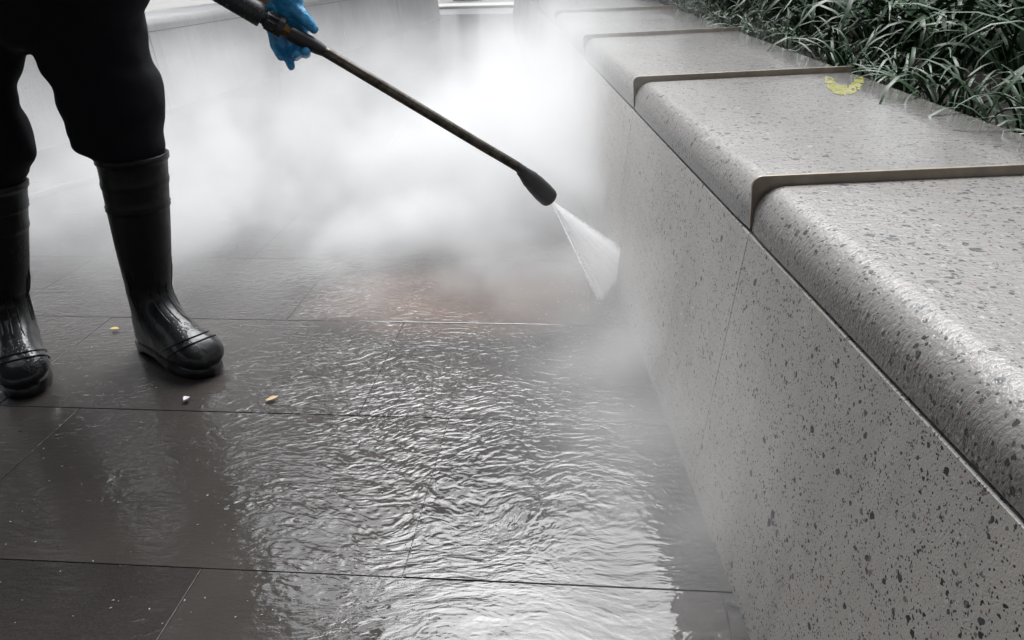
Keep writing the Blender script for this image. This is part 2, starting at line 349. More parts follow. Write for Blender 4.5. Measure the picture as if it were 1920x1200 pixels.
offs = {0: -1.077, 1: -1.27, 2: -1.59, 3: -1.06, 4: -1.588, 5: -1.64, -1: -1.4}
rr = random.Random(3)
for k in range(-5, 27):
    v = V0 + (k+0.5)*ROW; o0 = offs.get(k, -1.06 - rr.random()*LEN); wmax = -1.2 if v > 9 else -2.6
    u = o0
    left = -4.4 if v < 5 else -3.6
    while u > left: u -= LEN
    while u < (0.75 if v < 8 else 1.0) - 0.1*v*0.0:
        c = uv(u+LEN/2, v)
        if c.x < 0.85:
            t = bpy.data.objects.new('paver', tile_me); COL.objects.link(t); t.parent = pav
            t.location = c + Vector((0, 0, rr.uniform(-0.0005, 0.0003))); t.rotation_euler = (rr.uniform(-.0005, .0005), rr.uniform(-.0005, .0005), math.radians(-5.5))
        u += LEN
obj('road', box(-30, 30, 13.7, 16.0, -0.119, -0.05), M['asphalt'], kind='structure')
obj('kerb', box(-30, 30, 16.02, 17.0, -0.118, 0.0, 0.01), M['kerb'], kind='structure')

# ------------------------------------------------------------------ right planter wall
def xj(y): return 0.366 - 0.018*(y-1.16)                     # front of the joint under the coping
def xback(y): return 0.945 + 0.028*(y-1.4)                   # back edge of the coping
ZJ, ZT, BAT = 0.475, 0.552, 0.051
CUTS = [(-0.95, -0.95), (0.10, 0.11), (1.125, 1.165), (2.165, 2.265), (3.38, 3.56), (4.90, 5.14), (6.75, 7.05), (9.2, 9.55), (12.2, 12.6)]
RAD = 0.046
def profile(n=9):
    """(along 0..1 toward the back or offset in metres from the front, z, normal) of the coping section"""
    P = [(0.0, ZJ+0.006, -1, 0), (0.0, ZT-RAD, -1, 0)]
    for i in range(1, n+1):
        t = math.pi/2*i/n; P.append((RAD-RAD*math.cos(t), ZT-RAD+RAD*math.sin(t), -math.cos(t), math.sin(t)))
    return P
def cop_point(y0, yb, dx, z, back=0.0):
    xf = xj(y0)
    X = xf+dx if not back else xf+dx+(xback(yb)-xf-dx)*back
    q = (X-xf)/max(0.1, xback(yb)-xf)
    return Vector((X, y0+(yb-y0)*q, z))
wall = empty('planter_wall', (xj(1.16), 1.16, 0), label='low speckled terrazzo planter wall with rounded wet coping running away on the right', cat='wall')
def slab_mesh(c0, c1, g=0.0055):
    prof = profile(); rings = []
    ny = max(6, int((c1[0]-c0[0])/0.06))
    for i in range(ny+1):
        t = i/ny
        e = 0.0022 if i in (0, ny) else 0.0
        y0 = c0[0]+g + (c1[0]-c0[0]-2*g)*t; yb = c0[1]+g + (c1[1]-c0[1]-2*g)*t
        R = [cop_point(y0, yb, dx - nx*e, z - nz*e) for dx, z, nx, nz in prof]
        for k in (0.25, 0.5, 0.75, 0.985): R.append(cop_point(y0, yb, RAD, ZT-e, k))
        R.append(cop_point(y0, yb, RAD, ZT-0.008, 1.0)); R.append(cop_point(y0, yb, RAD, 0.40, 1.0)); R.append(cop_point(y0, yb, 0.10, 0.40)); R.append(cop_point(y0, yb, 0.10, ZJ+0.006))
        rings.append(R)
    V, F = loft(rings); return sharp(mesh_of([Vector(v) for v in V], [f[::-1] for f in F]), 50)
def bar_mesh(c, th=0.0075):
    prof = profile(); Y0, YB = c
    inn = [(dx-nx*0.02, z-nz*0.02) for dx, z, nx, nz in prof]
    zt, xo, rc = ZT+0.0135, -0.0045, 0.015
    out = [(-0.001, ZJ+0.012), (-0.002, ZJ+0.03)] + [(xo+rc-rc*math.cos(t), zt-rc+rc*math.sin(t)) for t in [math.pi/2*k/7 for k in range(8)]] + [(0.05, zt)]
    rings = []
    for s in (-1, 1):
        R = []
        for dx, z in out: R.append(cop_point(Y0, YB, dx, z) + Vector((0, s*th/2, 0)))
        e = cop_point(Y0, YB, RAD, zt, 1.012) + Vector((0, s*th/2, 0)); R.append(e)
        R.append(Vector((e.x, e.y, ZT-0.02)))
        for dx, z in reversed(inn): R.append(cop_point(Y0, YB, dx, z) + Vector((0, s*th/2, 0)))
        rings.append(R)
    V, F = loft(rings)
    bm = bmesh.new(); vs_ = [bm.verts.new(v) for v in V]
    for f in F: bm.faces.new([vs_[i] for i in f])
    bmesh.ops.recalc_face_normals(bm, faces=bm.faces[:])
    ed = [e for e in bm.edges if len(e.link_faces) == 2 and e.calc_face_angle(0) > 1.2]
    bmesh.ops.bevel(bm, geom=ed, offset=0.0012, segments=2, affect='EDGES', profile=0.5)
    return sharp(from_bm(bm), 40)
def panel_mesh(c0, c1, xo=0.0, z0=-0.05, z1=ZJ, depth_=0.05, g=0.0012):
    rings = []
    ya, yb = c0[0]+g, c1[0]-g
    for t in range(5):
        y = ya+(yb-ya)*t/4; b = BAT/ZJ
        rings.append([Vector((xj(y)+xo-b*(ZJ-z0), y, z0)), Vector((xj(y)+xo-b*0.002, y, z1-0.0015)), Vector((xj(y)+xo+0.002, y, z1)), Vector((xj(y)+xo+depth_, y, z1)), Vector((xj(y)+xo+depth_-b*(ZJ-z0), y, z0))])
    V, F = loft(rings); return mesh_of(V, [f[::-1] for f in F], False)
for i in range(len(CUTS)-1):
    sm = slab_mesh(CUTS[i], CUTS[i+1]); s_ = pchild('coping_slab', sm, M['coping'], wall)
    if i == 2: MARKED = s_
    pchild('wall_panel', panel_mesh(CUTS[i], CUTS[i+1]), M['panel'], wall)
    if i > 0: pchild('divider_bar', bar_mesh(CUTS[i]), M['bronze'], wall)
pchild('wall_core', panel_mesh(CUTS[0], CUTS[-1], 0.012, -0.05, ZJ+0.02, 0.10, 0.01), M['grout'], wall)
# flat ragged yellow ring near the back edge of the third slab
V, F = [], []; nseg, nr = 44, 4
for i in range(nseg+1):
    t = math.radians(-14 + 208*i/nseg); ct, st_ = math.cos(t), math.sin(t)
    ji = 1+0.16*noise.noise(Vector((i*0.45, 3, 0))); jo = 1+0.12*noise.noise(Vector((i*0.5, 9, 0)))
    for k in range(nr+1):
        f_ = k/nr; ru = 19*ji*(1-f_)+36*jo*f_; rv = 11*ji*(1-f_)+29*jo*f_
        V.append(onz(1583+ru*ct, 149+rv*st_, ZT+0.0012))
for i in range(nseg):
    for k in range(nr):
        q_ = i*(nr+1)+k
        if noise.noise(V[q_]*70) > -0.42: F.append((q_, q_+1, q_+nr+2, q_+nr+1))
pm = pchild('ring_mark', mesh_of(V, F, False), M['yring'], MARKED, label='broken yellow ring mark near the back edge of the slab')

# ------------------------------------------------------------------ left white planter wall
lw = empty('pale_planter_wall', (-2.2, 5.2, 0), label='bright pale planter wall on the far left side, half lost behind the mist', cat='wall')
LW = [(-3.1, 1.9), (-2.78, 2.9), (-2.46, 3.96), (-2.2, 5.2), (-1.8, 7.5), (-1.41, 9.85), (-1.0, 13.0)]
def lwp(t):
    n = len(LW)-1; i = min(int(t*n), n-1); f = t*n-i
    p = [Vector(LW[max(0, min(n, i+k))]) for k in (-1, 0, 1, 2)]
    return 0.5*((2*p[1]) + (-p[0]+p[2])*f + (2*p[0]-5*p[1]+4*p[2]-p[3])*f*f + (-p[0]+3*p[1]-3*p[2]+p[3])*f**3)
def lsec(t, prof):
    p = lwp(t); d = (lwp(min(1, t+0.01))-lwp(max(0, t-0.01))).normalized(); nrm = Vector((-d.y, d.x))
    return [Vector((p.x+nrm.x*q, p.y+nrm.y*q, z)) for q, z in prof]
cuts = [0, 0.17, 0.335, 0.50, 0.62, 0.74, 0.87, 1.0]
for i in range(len(cuts)-1):
    t0, t1 = cuts[i]+0.0007, cuts[i+1]-0.0007
    ts = [t0+(t1-t0)*k/8 for k in range(9)]
    pr = [(0.0, -0.05), (BAT, ZJ), (0.2, ZJ), (0.2, -0.05)]
    pchild('wall_panel', sharp(mesh_of(*loft([lsec(t, pr) for t in ts]))), M['pale'], lw)
    pr = [(BAT+dx-0.004, z) for dx, z, _, _ in profile()] + [(0.6, ZT), (0.6, 0.42), (0.15, 0.42), (0.15, ZJ+0.006)]
    pchild('coping_slab', sharp(mesh_of(*loft([lsec(t, pr) for t in ts]))), M['pale'], lw)
pr = [(0.02, -0.05), (BAT+0.014, ZJ), (BAT+0.014, ZJ+0.02), (0.15, ZJ+0.02), (0.15, -0.05)]
pchild('wall_core', mesh_of(*loft([lsec(k/30, pr) for k in range(31)])), M['grout'], lw)

# ------------------------------------------------------------------ planting behind the right wall
obj('planter_soil', box(0.9, 9, -1, 12.5, -0.05, 0.44), M['soil'], kind='structure')
def blade_mesh(L, wd, lift, droop, rng, seg=9):
    """one strap leaf: rises, arches over, tip hangs; channelled section"""
    V, F = [], []; x = z = 0.0; ang = lift; tw = rng.uniform(-0.5, 0.5)
    for i in range(seg+1):
        t = i/seg; hw = wd/2*(0.55+0.9*t if t < 0.4 else (0.91 if t < 0.6 else 0.91*(1-((t-0.6)/0.4)**2)))
        hw = max(hw, 0.0006); a_ = tw*t
        for k in (-1, 0, 1):
            V.append((x - (0.18*hw if k else 0)*math.sin(ang)*-1, k*hw*math.cos(a_), z + k*hw*math.sin(a_) + (0.25*hw if k else 0)))
        ds = L/seg; x += ds*math.cos(ang); z += ds*math.sin(ang); ang -= droop/seg*(0.4+1.3*t)
    for i in range(seg):
        for k in (0, 1): F.append((3*i+k, 3*i+k+1, 3*i+k+4, 3*i+k+3))
    return mesh_of(V, F, True, 'leaf')
rb = random.Random(11)
BLADES = []
for i in range(30):
    me = blade_mesh(rb.uniform(0.42, 0.78), rb.uniform(0.013, 0.021), rb.uniform(0.95, 1.45), rb.uniform(1.5, 3.1), rb); me.materials.append(M['strap']); BLADES.append(me)
def clump(x, y, z, n, scale, label, joined, rng):
    if joined:
        V, F = [], []
        for i in range(n):
            me = rng.choice(BLADES); az = rng.uniform(0, 6.283); s = scale*rng.uniform(0.75, 1.15)
            mm = Matrix.Translation((x+rng.uniform(-.05, .05), y+rng.uniform(-.05, .05), z)) @ Matrix.Rotation(az, 4, 'Z') @ Matrix.Rotation(rng.uniform(-.25, .25), 4, 'X') @ Matrix.Scale(s, 4)
            b0 = len(V); V += [mm @ v.co for v in me.vertices]; F += [tuple(b0+q for q in p.vertices) for p in me.polygons]
        o = obj('strap_leaf_plant', mesh_of([v-Vector((x, y, z)) for v in V], F), M['strap']); o.location = (x, y, z)
        return props(o, label, 'plant', 'strap leaved plants in the planter')
    r = empty('strap_leaf_plant', (x, y, z), label=label, cat='plant', group='strap leaved plants in the planter')
    for i in range(n):
        o = bpy.data.objects.new('leaf', rng.choice(BLADES)); COL.objects.link(o); o.parent = r
        s = scale*rng.uniform(0.75, 1.15)
        o.location = (rng.uniform(-.05, .05), rng.uniform(-.05, .05), 0); o.rotation_euler = (rng.uniform(-.25, .25), 0, rng.uniform(0, 6.283)); o.scale = (s, s, s)
    return r
rc_ = random.Random(21)
def seen(P):
    q = P-Vector((0, 0, CAM_H)); z = q.dot(_fw)
    if z < 0.2: return False
    u, v = 960+FPX*q.dot(RT)/z, 600-FPX*q.dot(UP)/z
    return u < 2020 and v > -40
ORD = 'nearest second third fourth fifth sixth seventh eighth ninth tenth eleventh twelfth thirteenth fourteenth fifteenth sixteenth seventeenth eighteenth nineteenth twentieth'.split()
ROWN = ['row hugging the coping', 'second row behind the coping', 'third row behind the coping', 'fourth row behind the coping', 'fifth row behind the coping', 'sixth row behind the coping', 'seventh row behind the coping', 'eighth row behind the coping', 'ninth row behind the coping']
yy = 1.0; counts = {}
while yy < 8.6:
    step = 0.33 if yy < 4 else 0.44
    x = xback(yy)+0.14; ci = 0
    while x < 5.5 and ci < 9:
        px_, py_ = x+rc_.uniform(-.06, .06), yy+rc_.uniform(-.09, .09)
        if ci == 0: px_ = max(px_, xback(yy)+0.15)
        if any(seen(Vector((px_+a_, py_, zz))) for a_ in (-.3, 0, .3) for zz in (.5, .8)):
            d = math.hypot(px_, py_); k = counts.get(ci, 0); counts[ci] = k+1
            lab = 'dark strap leaved clump, %s to the camera in the %s' % (ORD[k], ROWN[ci]) if k == 0 else 'dark strap leaved clump, %s from the camera in the %s' % (ORD[min(k, 19)], ROWN[ci])
            clump(px_, py_, 0.44, 46 if d < 3.4 else 44, 1.0 if ci else 0.52, lab, d > 3.6, rc_)
        x += step*rc_.uniform(0.9, 1.25); ci += 1
    yy += step

# ------------------------------------------------------------------ trees and shrubs mirrored in wet stone; unseen roof slabs added for shade
def tree(x, y, hgt, cr, cz, n, label, seed, lean=0.0, z0=-0.12):
    rg = random.Random(seed); r = empty('tree', (x, y, z0), label=label, cat='tree', group='trees beyond the planting')
    pts = [Vector((x+lean*t*t*hgt*0.1, y+0.1*math.sin(3*t), z0+hgt*0.7*t)) for t in (0, .1, .3, .55, .8, 1)]
    trunk = pchild('trunk', tube(pts, [0.17*hgt/6*q for q in (1.35, 1.0, .85, .7, .5, .25)], 12), M['bark'], r)
    for i in range(6):
        a_ = rg.uniform(0, 6.28); b0 = pts[3].lerp(pts[5], rg.random()); e = b0+Vector((math.cos(a_)*cr*.7, math.sin(a_)*cr*.7, rg.uniform(.4, 1.3)))
        pchild('limb', tube([b0, b0.lerp(e, .5)+Vector((0, 0, .15)), e], [0.06*hgt/6, .04*hgt/6, .015], 8), M['bark'], r)
    V, F = [], []
    cl = []
    for i in range(38):
        d = Vector((rg.gauss(0, 1), rg.gauss(0, 1), rg.gauss(0, 1))).normalized()*rg.uniform(.35, 1)
        cl.append((Vector((x+lean*.4+d.x*cr, y+d.y*cr, z0+cz+d.z*cr*.75)), rg.uniform(.25, .5)*cr*.62))
    for i in range(n):
        c, q = rg.choice(cl); d = Vector((rg.gauss(0, .5), rg.gauss(0, .5), rg.gauss(0, .42)))*q
        p = c+d; s = rg.uniform(.05, .11); u_ = Vector((rg.gauss(0, 1), rg.gauss(0, 1), rg.gauss(0, .5))).normalized(); v_ = u_.orthogonal().normalized()
        b0 = len(V); V += [p-u_*s, p+v_*s*.42, p+u_*s, p-v_*s*.42]; F.append((b0, b0+1, b0+2, b0+3))
    pchild('crown', mesh_of(V, F, False), M['tree_leaf'], r)
TB = 'broad leafed tree behind the planter'
tree(3.6, 6.0, 6.0, 1.9, 3.4, 5200, TB+', nearest to the strap leaved bed', 1)
tree(5.4, 9.0, 7.0, 2.5, 3.8, 5600, 'broad leafed tree with the widest crown, standing behind the shrubs', 2)
tree(4.8, 3.2, 6.0, 2.1, 3.6, 5200, 'broad leafed tree behind the bed, closest to the camera', 3)
tree(3.6, 11.5, 7.0, 2.2, 3.4, 5200, 'broad leafed tree at the far end of the planter bed', 4)
tree(-0.9, 20.5, 9.5, 2.6, 6.6, 5600, 'dark street tree standing across the far road', 5)
tree(2.0, 24.5, 8.5, 2.6, 5.2, 5200, 'tall street tree with a low crown across the far road', 6)
def shrub(x, y, rx, ry, hgt, n, label, seed):
    rg = random.Random(seed); z0 = 0.40; r = empty('shrub', (x, y, z0), label=label, cat='shrub', group='shrubs behind the strap leaved plants')
    for k in range(5):
        a_ = rg.uniform(0, 6.28); e = Vector((x+rx*.6*math.cos(a_), y+ry*.6*math.sin(a_), z0+hgt*.8)); b0 = Vector((x+.1*math.cos(a_), y+.1*math.sin(a_), z0-.05))
        pchild('stem', tube([b0, b0.lerp(e, .5)+Vector((0, 0, .1)), e], [.03, .022, .008], 8), M['bark'], r)
    V, F = [], []
    cl = [(Vector((x+rx*rg.uniform(-.9, .9), y+ry*rg.uniform(-.9, .9), z0+hgt*rg.uniform(.08, .95))), rg.uniform(.18, .36)) for i in range(34)]
    for i in range(n):
        c, q = rg.choice(cl); p = c+Vector((rg.gauss(0, .6), rg.gauss(0, .6), rg.gauss(0, .5)))*q; s_ = rg.uniform(.04, .085)
        u_ = Vector((rg.gauss(0, 1), rg.gauss(0, 1), rg.gauss(0, .6))).normalized(); v_ = u_.orthogonal().normalized()
        b0 = len(V); V += [p-u_*s_, p+v_*s_*.45, p+u_*s_, p-v_*s_*.45]; F.append((b0, b0+1, b0+2, b0+3))
    pchild('foliage', mesh_of(V, F, False), M['tree_leaf'], r)
for q in ((3.9, 4.3, .6, .8, 2.1, 2600, 'dense dark shrub behind the bed, closest to the camera', 31), (4.3, 5.9, .7, .8, 2.0, 2400, 'dense dark shrub behind the bed, second from the camera', 32),
          (5.2, 7.6, .8, .9, 2.3, 2600, 'dense dark shrub behind the bed, third from the camera', 33), (3.2, 10.9, .9, 1.0, 2.5, 2600, 'dense dark shrub behind the bed, fourth from the camera', 34), (3.0, 12.0, .9, .8, 2.6, 3600, 'dense dark shrub closing the far end of the bed', 35)):
    shrub(*q)
can = empty('shade_canopy', (-4, 2, 0), label='unseen dark concrete roof slabs on columns, added overhead to shade the scene', cat='shade_canopy')
pchild('shade_slab', box(-9, 6.0, -9, 0.6, 4.3, 4.7), M['soffit'], can)  # out-of-view roof, front edge set by how much shade it gives
pchild('shade_slab', box(-9, -3.0, 0.6, 6.6, 4.3, 4.7), M['soffit'], can)
pchild('shade_slab', box(-9, 4.5, 7.7, 15.5, 4.3, 4.7), M['soffit'], can)  # added far roof, dims the far floor and darkens low reflections
for cx, cy_ in ((-3.6, 4.5), (-4.6, 9.2), (-3.6, -3.0), (4.2, -3.0), (-2.6, 14.8), (3.4, 14.9)):
    pchild('added_column', axis_lathe((cx, cy_, -0.12), (cx, cy_, 4.3), [(0, .2), (1, .2)]), M['soffit'], can)

# ------------------------------------------------------------------ hose on the paving
hp = [onz(-250, 470), onz(-60, 415), onz(50, 377), onz(120, 354), onz(190, 336), onz(240, 325), onz(262, 330), onz(268, 342)]
hp = [p+Vector((0, 0, 0.011)) for p in hp]
def catmull(P, n=8):
    out = []
    for i in range(len(P)-1):
        p = [P[max(0, min(len(P)-1, i+k))] for k in (-1, 0, 1, 2)]
        for j in range(n):
            f = j/n; out.append(0.5*((2*p[1]) + (-p[0]+p[2])*f + (2*p[0]-5*p[1]+4*p[2]-p[3])*f*f + (-p[0]+3*p[1]-3*p[2]+p[3])*f**3))
    out.append(P[-1]); return out
obj('hose', tube(catmull(hp), 0.0135, 12), M['hose'], label='dark grey pressure hose lying on the paving behind the black boots', cat='hose')

# ------------------------------------------------------------------ person
YR, YL = 1.72, 1.66                     # distance of the two legs
def leg_rings(rows, Y, n=28, dep=1.0):
    R = []
    for v, l, r in rows:
        a_, b = ony(l, v, Y), ony(r, v, Y); c = (a_+b)/2; hw = (b-a_).length/2
        z = c.z
        R.append([Vector((c.x+hw*math.cos(2*math.pi*k/n), c.y+hw*dep*math.sin(2*math.pi*k/n), z)) for k in range(n)])
    return R
legR = [(300, 192, 298), (291, 178, 301), (280, 153, 304), (265, 143, 302), (250, 137, 301), (232, 130, 304), (213, 123, 305), (190, 118, 304), (173, 112, 301), (150, 102, 296), (138, 95, 290), (126, 88, 280), (113, 82, 276), (95, 73, 273), (70, 48, 270), (40, 20, 264), (0, 2, 252), (-60, 0, 240)]
legL = [(350, -45, 34), (342, -55, 42), (330, -66, 50), (300, -70, 58), (280, -72, 58), (255, -72, 52), (235, -74, 45), (205, -80, 31), (170, -84, 27), (135, -86, 35), (100, -90, 42), (70, -92, 46), (40, -96, 56), (0, -98, 70), (-60, -96, 90)]
bm = bmesh.new()
for rows, Y in ((legR, YR), (legL, YL)):
    V, F = loft(leg_rings(rows, Y)); vv = [bm.verts.new(p) for p in V]
    for f in F: bm.faces.new([vv[i] for i in f])
hipc = ony(80, -40, 1.67)
for dx, dy, rr_ in ((-0.06, -0.01, 0.16), (0.05, 0.02, 0.155)):
    bmesh.ops.create_uvsphere(bm, u_segments=24, v_segments=16, radius=rr_, matrix=Matrix.Translation(hipc+Vector((dx, dy, 0.03))) @ Matrix.Diagonal((1, .85, 1, 1)))
bmesh.ops.recalc_face_normals(bm, faces=bm.faces[:])
def folds(p):
    low = max(0.0, min(1.0, (0.62-p.z)/0.2))
    return 0.006*noise.noise(Vector((p.x*9, p.y*9, p.z*18))) + 0.004*noise.noise(Vector((p.x*20+p.z*9, p.y*20, p.z*26))) + low*0.006*noise.noise(Vector((p.x*14, p.y*14, p.z*34)))
trousers_me = remesh(from_bm(bm), 0.009, 3, folds)

SH = Vector((-0.82, 1.62, 1.27))        # between the shoulders, leaning to the work
HANDC = ony(538, 60, 1.50)              # gloved hand on the lance
hipv = hipc + Vector((0, 0, 0.05))
chest = hipv.lerp(SH, 0.65)
fdir = Vector((0.82, -0.5, 0)).normalized(); side = Vector((0.5, 0.82, 0)).normalized()      # facing, and towards the far shoulder
shF = SH + side*0.17; shN = SH - side*0.17
WR = ony(516, -8, 1.53)
elF = (shF+WR)/2 + Vector((-0.02, 0.06, -0.09))
GUN = ony(205, -140, 1.44)
wrN = GUN + Vector((-0.05, -0.02, 0.04)); elN = (shN+wrN)/2 + Vector((-0.12, -0.10, -0.05))
headc = SH + fdir*0.07 + Vector((0, 0, 0.27))
def legparts(rows, Y):
    R = [(lambda a_, b: (a_+b)/2)(ony(l, v, Y), ony(r, v, Y)) for v, l, r in rows]; return R
lr = legparts(legR, YR); ll = legparts(legL, YL)
ANK_R = Vector((-0.868, 1.715, 0.10)); ANK_L = Vector((-1.195, 1.685, 0.10))
body = []
for L_, A_ in ((lr, ANK_R), (ll, ANK_L)):
    body += [(L_[-1], .058, L_[7], .045), (L_[7], .045, L_[0], .036), (L_[0], .036, A_, .024)]
body += [(hipv, .13, chest, .125), (chest-side*.06, .12, chest+side*.06, .12), (chest, .12, SH, .09), (shN, .06, shF, .06), (SH, .06, headc, .05),
         (shF, .056, elF, .044), (elF, .042, WR, .029), (shN, .056, elN, .044), (elN, .042, wrN, .029),
         (headc+Vector((0, 0, .03)), .088, headc+fdir*.025-Vector((0, 0, .05)), .068), (headc+fdir*.09, .016, headc+fdir*.10-Vector((0, 0, .03)), .014),
         (headc+side*.086, .02, headc+side*.086-Vector((0, 0, .03)), .014), (headc-side*.086, .02, headc-side*.086-Vector((0, 0, .03)), .014)]
person = obj('person', blob_union(body, 0.009, 5), M['skin'])
# person mesh is in world coordinates; children share that space
props(person, label='person in black trousers and black rubber boots holding a spray lance with a blue glove', cat='person')
obj('trousers', trousers_me, M['cloth'], person)
sh = [(hipv+Vector((0, 0, .04)), .155, chest, .15), (chest-side*.07, .14, chest+side*.07, .14), (chest, .14, SH, .105), (shN, .078, shF, .078), (SH, .075, SH+Vector((0, 0, .06)), .065),
      (shF, .074, shF.lerp(elF, .8), .066), (shN, .074, shN.lerp(elN, .8), .066)]
obj('shirt', blob_union(sh, 0.011, 4), M['shirt'], person)
obj('hair', blob_union([(headc+Vector((0, 0, .055))-fdir*.012, .093, headc-fdir*.035+Vector((0, 0, .0)), .085)], 0.009, 2), M['hair'], person)

# boots: pairs of back/front points in the sagittal plane with a half width, forward = +x
SHAFT_TOP = 0.0
def boot(ank, heel_dir, top_c, top_hw, FS, label):
    """ank: ground point under the ankle; heel_dir: unit forward direction; top_c: centre of the opening"""
    fwd = Vector((heel_dir.x, heel_dir.y, 0)).normalized(); lat = Vector((-fwd.y, fwd.x, 0)); g0 = Vector((ank.x, ank.y, 0))
    lean = top_c - (g0+Vector((0, 0, 0.15)))
    H = top_c.z
    rings = []
    # shaft rings from the opening down to the ankle
    def shaft(z, hw, bulge=0.0):
        t = max(0, (z-0.15)/(H-0.15)); c = g0 + Vector((0, 0, z)) + Vector((lean.x*t, lean.y*t, 0)); r = hw+bulge
        return [c + (fwd*math.cos(a_)*r*1.04 + lat*math.sin(a_)*r) for a_ in [2*math.pi*k/36 for k in range(36)]]
    def shaft_hw(z):
        t = max(0, min(1, (z-0.17)/(H-0.17))); return 0.048 + (top_hw-0.048)*(t**0.7)
    zs = []
    z = H
    # inner lip
    rings.append(shaft(H-0.06, top_hw-0.009)); rings.append(shaft(H-0.004, top_hw-0.006)); rings.append(shaft(H, top_hw-0.002)); rings.append(shaft(H-0.002, top_hw+0.003)); rings.append(shaft(H-0.014, top_hw+0.003)); rings.append(shaft(H-0.016, top_hw))
    bands = [H*0.88, H*0.865, H*0.77, H*0.755]
    z = H-0.024
    while z > 0.175:
        bl = max([0.0028*max(0, 1-abs(z-b)/0.0045) for b in bands]); rings.append(shaft(z, shaft_hw(z), bl)); z -= 0.004 if any(abs(z-b) < 0.012 for b in bands) else 0.014
    # foot rings
    foot = [((-.050, .165), (.053, .170), .047), ((-.054, .135), (.062, .150), .046), ((-.063, .105), (.078, .135), .0455), ((-.077, .078), (.098, .124), .046), ((-.083, .052), (.120, .116), .046),
            ((-.082, .030), (.140, .108), .0455), ((-.060, .018), (.158, .101), .045), ((-.015, .017), (.176, .096), .046), ((.045, .017), (.195, .090), .0495), ((.100, .017), (.213, .083), .0525), ((.145, .017), (.230, .073), .0525),
            ((.185, .017), (.243, .060), .0475), ((.215, .017), (.251, .046), .037), ((.236, .018), (.255, .034), .022)]
    for (bx, bz), (fx, fz), hw in foot:
        c = ((bx+fx)/2, (bz+fz)/2); r = []
        for k in range(36):
            a_ = 2*math.pi*k/36; q = math.cos(a_); s_ = math.sin(a_)
            e = 0.86 if bz > .04 else 0.70; q = math.copysign(abs(q)**e, q); s2 = math.copysign(abs(s_)**e, s_)
            r.append(g0 + fwd*((c[0]+(fx-bx)/2*q)*FS) + lat*(hw*s2*1.05) + Vector((0, 0, c[1]+(fz-bz)/2*q)))
        rings.append(r)
    V, F = loft(rings)
    F = [f[::-1] for f in F]; F = F[:-2] + [F[-1]]
    bo = obj('boot', mesh_of(V, F), M['rubber'], person, label=label)
    nsh = len(rings)-len(foot)
    # sole: outline swept up, tread step between heel and forefoot
    outl = []
    prof = [(-.090, .0), (-.086, .024), (-.072, .039), (-.045, .046), (0, .047), (.05, .050), (.11, .056), (.16, .057), (.20, .052), (.235, .038), (.255, .018), (.261, .0)]
    prof = [(.085+(x_-.085)*.975, y_*.93) for x_, y_ in prof]
    pl = [(x_, y_) for x_, y_ in prof] + [(x_, -y_) for x_, y_ in prof[-2:0:-1]]
    def ol(s_, z): return [g0 + fwd*((0.085+(x_-0.085)*s_)*FS) + lat*(y_*s_) + Vector((0, 0, max(z, 0.013 if .0 < x_ < .07 else 0))) for x_, y_ in pl]
    R = [ol(.985, 0.001), ol(1.0, 0.005), ol(1.0, 0.020), ol(.985, 0.0245), ol(.955, 0.028), ol(.6, 0.03)]
    sm = mesh_of(*loft(R)); obj('sole', sharp(sm, 30), M['rubber'], bo)
    # toe cap: a proud shell over the front with a double ridge behind it
    def strip(i0, i1, off, k0=-9, k1=9, thick=0.0015):
        Rr = []
        for i in range(i0, i1):
            r = rings[i]; c = sum(r, Vector())/len(r)
            Rr.append([r[k % 36] + (r[k % 36]-c).normalized()*off for k in range(k0, k1+1)])
        return Rr
    for pos_ in (nsh+8, nsh+9):
        r = rings[pos_]; c = sum(r, Vector())/36
        P_ = [r[k % 36] + (r[k % 36]-c).normalized()*0.0012 for k in range(-10, 11)]
        obj('toe_ridge', tube(P_, 0.0019, 8), M['rubber'], bo)
    # ribs running down the instep and the sides of the ankle
    for k, i0, i1 in ((0, nsh-2, nsh+6), (2, nsh-1, nsh+6), (-2, nsh-1, nsh+6), (6, nsh-4, nsh+4), (7, nsh-5, nsh+4), (8, nsh-4, nsh+4), (-6, nsh-4, nsh+4), (-7, nsh-5, nsh+4), (-8, nsh-4, nsh+4)):
        P_ = [rings[i][k % 36] for i in range(i0, i1)]
        obj('rib', tube(P_, [0.0006]+[0.0021]*(len(P_)-2)+[0.0006], 8), M['rubber'], bo)
    return bo
tR0, tR1 = ony(184, 289, YR), ony(309, 287, YR); cR = (tR0+tR1)/2
boot(Vector((-0.868, 1.715, 0)), Vector((0.78, -0.62, 0)), cR, (tR1-tR0).length/2, 0.89, None)
tL0, tL1 = ony(-72, 345, YL), ony(43, 341, YL); cL = (tL0+tL1)/2
boot(Vector((-1.195, 1.685, 0)), Vector((0.52, -0.854, 0)), cL, (tL1-tL0).length/2, 0.88, None)

